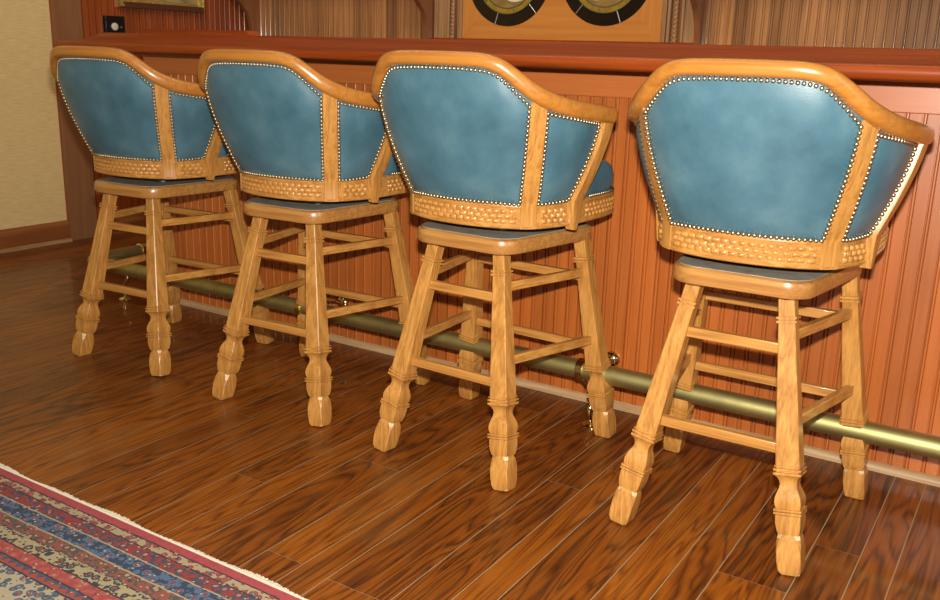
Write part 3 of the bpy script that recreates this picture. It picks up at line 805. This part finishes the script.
dl = tag(empty('dial_box', (xb, .87, 1.085)), 'small black wall box with a round ivory dial left of the bar top', 'dial box')
do = Vector((xb, .87, 1.085))
def at_dl(o): o.parent = dl; o.matrix_parent_inverse = Matrix.Translation(-do); return o
at_dl(MB().box(xb, xb + .028, .798, .918, 1.080, 1.178).build('casing', black_m, bevel=.002))
at_dl(MB().tube([(xb + .027, .848, 1.123), (xb + .036, .848, 1.123), (xb + .038, .848, 1.123)], [.0195, .0195, .016], 28).build('dial', white_m))
at_dl(MB().tube([(xb + .027, .892, 1.121), (xb + .031, .892, 1.121)], .0045, 12).build('button', lead_m))

# ------------------------------------------------------------------ rug
rx0, rx1, ry0, ry1 = -3.1, -.15, -1.322, -3.2
rug = tag(empty('persian_rug', (-1.6, ry0, 0)), 'red, navy and cream patterned woven rug on the plank floor at lower left', 'rug')
ro = Vector((-1.6, ry0, 0))
nx, ny = 60, 30; rows = []
rr_ = random.Random(3)
for j in range(ny + 1):
    rows.append([(rx0 + (rx1 - rx0) * i / nx, ry0 + (ry1 - ry0) * j / ny + (.002 * math.sin(i * .9) if j == 0 else 0), .006 + .0008 * math.sin(i * .7) * math.sin(j * .9)) for i in range(nx + 1)])
m = MB(); m.grid(rows)
for line in ([r[0] for r in rows], [r[-1] for r in rows], rows[0], rows[-1]):
    m.grid([line, [(p[0], p[1], .0008) for p in line]])
o = m.build('pile', rug_m, smooth=60)
# the pattern reads object space measured from the long edge
for v_ in o.data.vertices: v_.co -= ro
o.parent = rug
m = MB(); x = rx0
while x < rx1:
    wv = .5 + .5 * math.sin(x * 21) * math.sin(x * 7.3 + 1)
    ln = .006 + .011 * wv + rr_.uniform(-.002, .002); dx = rr_.uniform(-.003, .003); w_ = .0019
    m.box(x, x + w_, ry0 - .002, ry0 + .004, .0025, .0065)
    a = [(x, ry0 + .003), (x + w_, ry0 + .003), (x + w_ + dx, ry0 + ln), (x + dx, ry0 + ln)]
    m.loft([[(p, q, .0012 if i > 1 else .003) for i, (p, q) in enumerate(a)], [(p, q, .0035 if i > 1 else .0065) for i, (p, q) in enumerate(a)]])
    x += .0026
fg = m.build('fringe', fringe_m, smooth=0, label='short cream fringe'); 
for v_ in fg.data.vertices: v_.co -= ro
fg.parent = rug

# ------------------------------------------------------------------ camera
cam_d = bpy.data.cameras.new('camera'); cam = bpy.data.objects.new('camera', cam_d); C.objects.link(cam); sc.camera = cam
yaw, pit, rol = R(-32.038), R(14.862), R(1.714)
f0 = Vector((math.sin(yaw), math.cos(yaw), 0)); r0 = Vector((math.cos(yaw), -math.sin(yaw), 0)); u0 = Vector((0, 0, 1))
fw_ = f0 * math.cos(pit) - u0 * math.sin(pit); up_ = u0 * math.cos(pit) + f0 * math.sin(pit)
rt = r0 * math.cos(rol) + up_ * math.sin(rol); u2 = up_ * math.cos(rol) - r0 * math.sin(rol)
cam.matrix_world = Matrix(((rt.x, u2.x, -fw_.x, .401), (rt.y, u2.y, -fw_.y, -2.493), (rt.z, u2.z, -fw_.z, 1.031), (0, 0, 0, 1)))
cam_d.sensor_fit = 'HORIZONTAL'; cam_d.sensor_width = 36; cam_d.lens = 923.2 / 940 * 36; cam_d.clip_start = .02

# ------------------------------------------------------------------ light
def area(name, loc, target, sx, sy, power, col):
    l = bpy.data.lights.new(name, 'AREA'); l.shape = 'RECTANGLE'; l.size = sx; l.size_y = sy; l.energy = power; l.color = col
    o = bpy.data.objects.new(name, l); C.objects.link(o); o.location = loc
    o.rotation_euler = (Vector(target) - Vector(loc)).to_track_quat('-Z', 'Y').to_euler(); return o
cl = Vector((.401, -2.493, 1.031)) + u2 * .125 + rt * .01
area('flash', cl, cl + fw_, .05, .03, 84, (1.0, .95, .86))
area('overhead_fill', (-1.2, -1.8, 2.9), (-1.2, -1.2, 0), 1.6, 1.2, 11, (1.0, .80, .55))  # added warm fill for the room's ambient, no actual fixture
area('window_light', (3.2, -2.2, 1.7), (-.6, -.2, .5), 1.2, 1.6, 14, (.94, .95, 1.0))
area('back_wall_fill', (-1.5, .1, 2.75), (-1.7, 1.9, 1.1), 2.8, .4, 32, (1.0, .82, .60))  # added fill that brightens the back wall, no actual fixture
w = bpy.data.worlds.new('world'); sc.world = w; w.use_nodes = True
w.node_tree.nodes['Background'].inputs[0].default_value = (1.0, .82, .62, 1); w.node_tree.nodes['Background'].inputs[1].default_value = .20
sc.view_settings.view_transform = 'Standard'; sc.view_settings.look = 'None'; sc.view_settings.exposure = 0; sc.view_settings.gamma = 1
sc.view_settings.use_curve_mapping = False
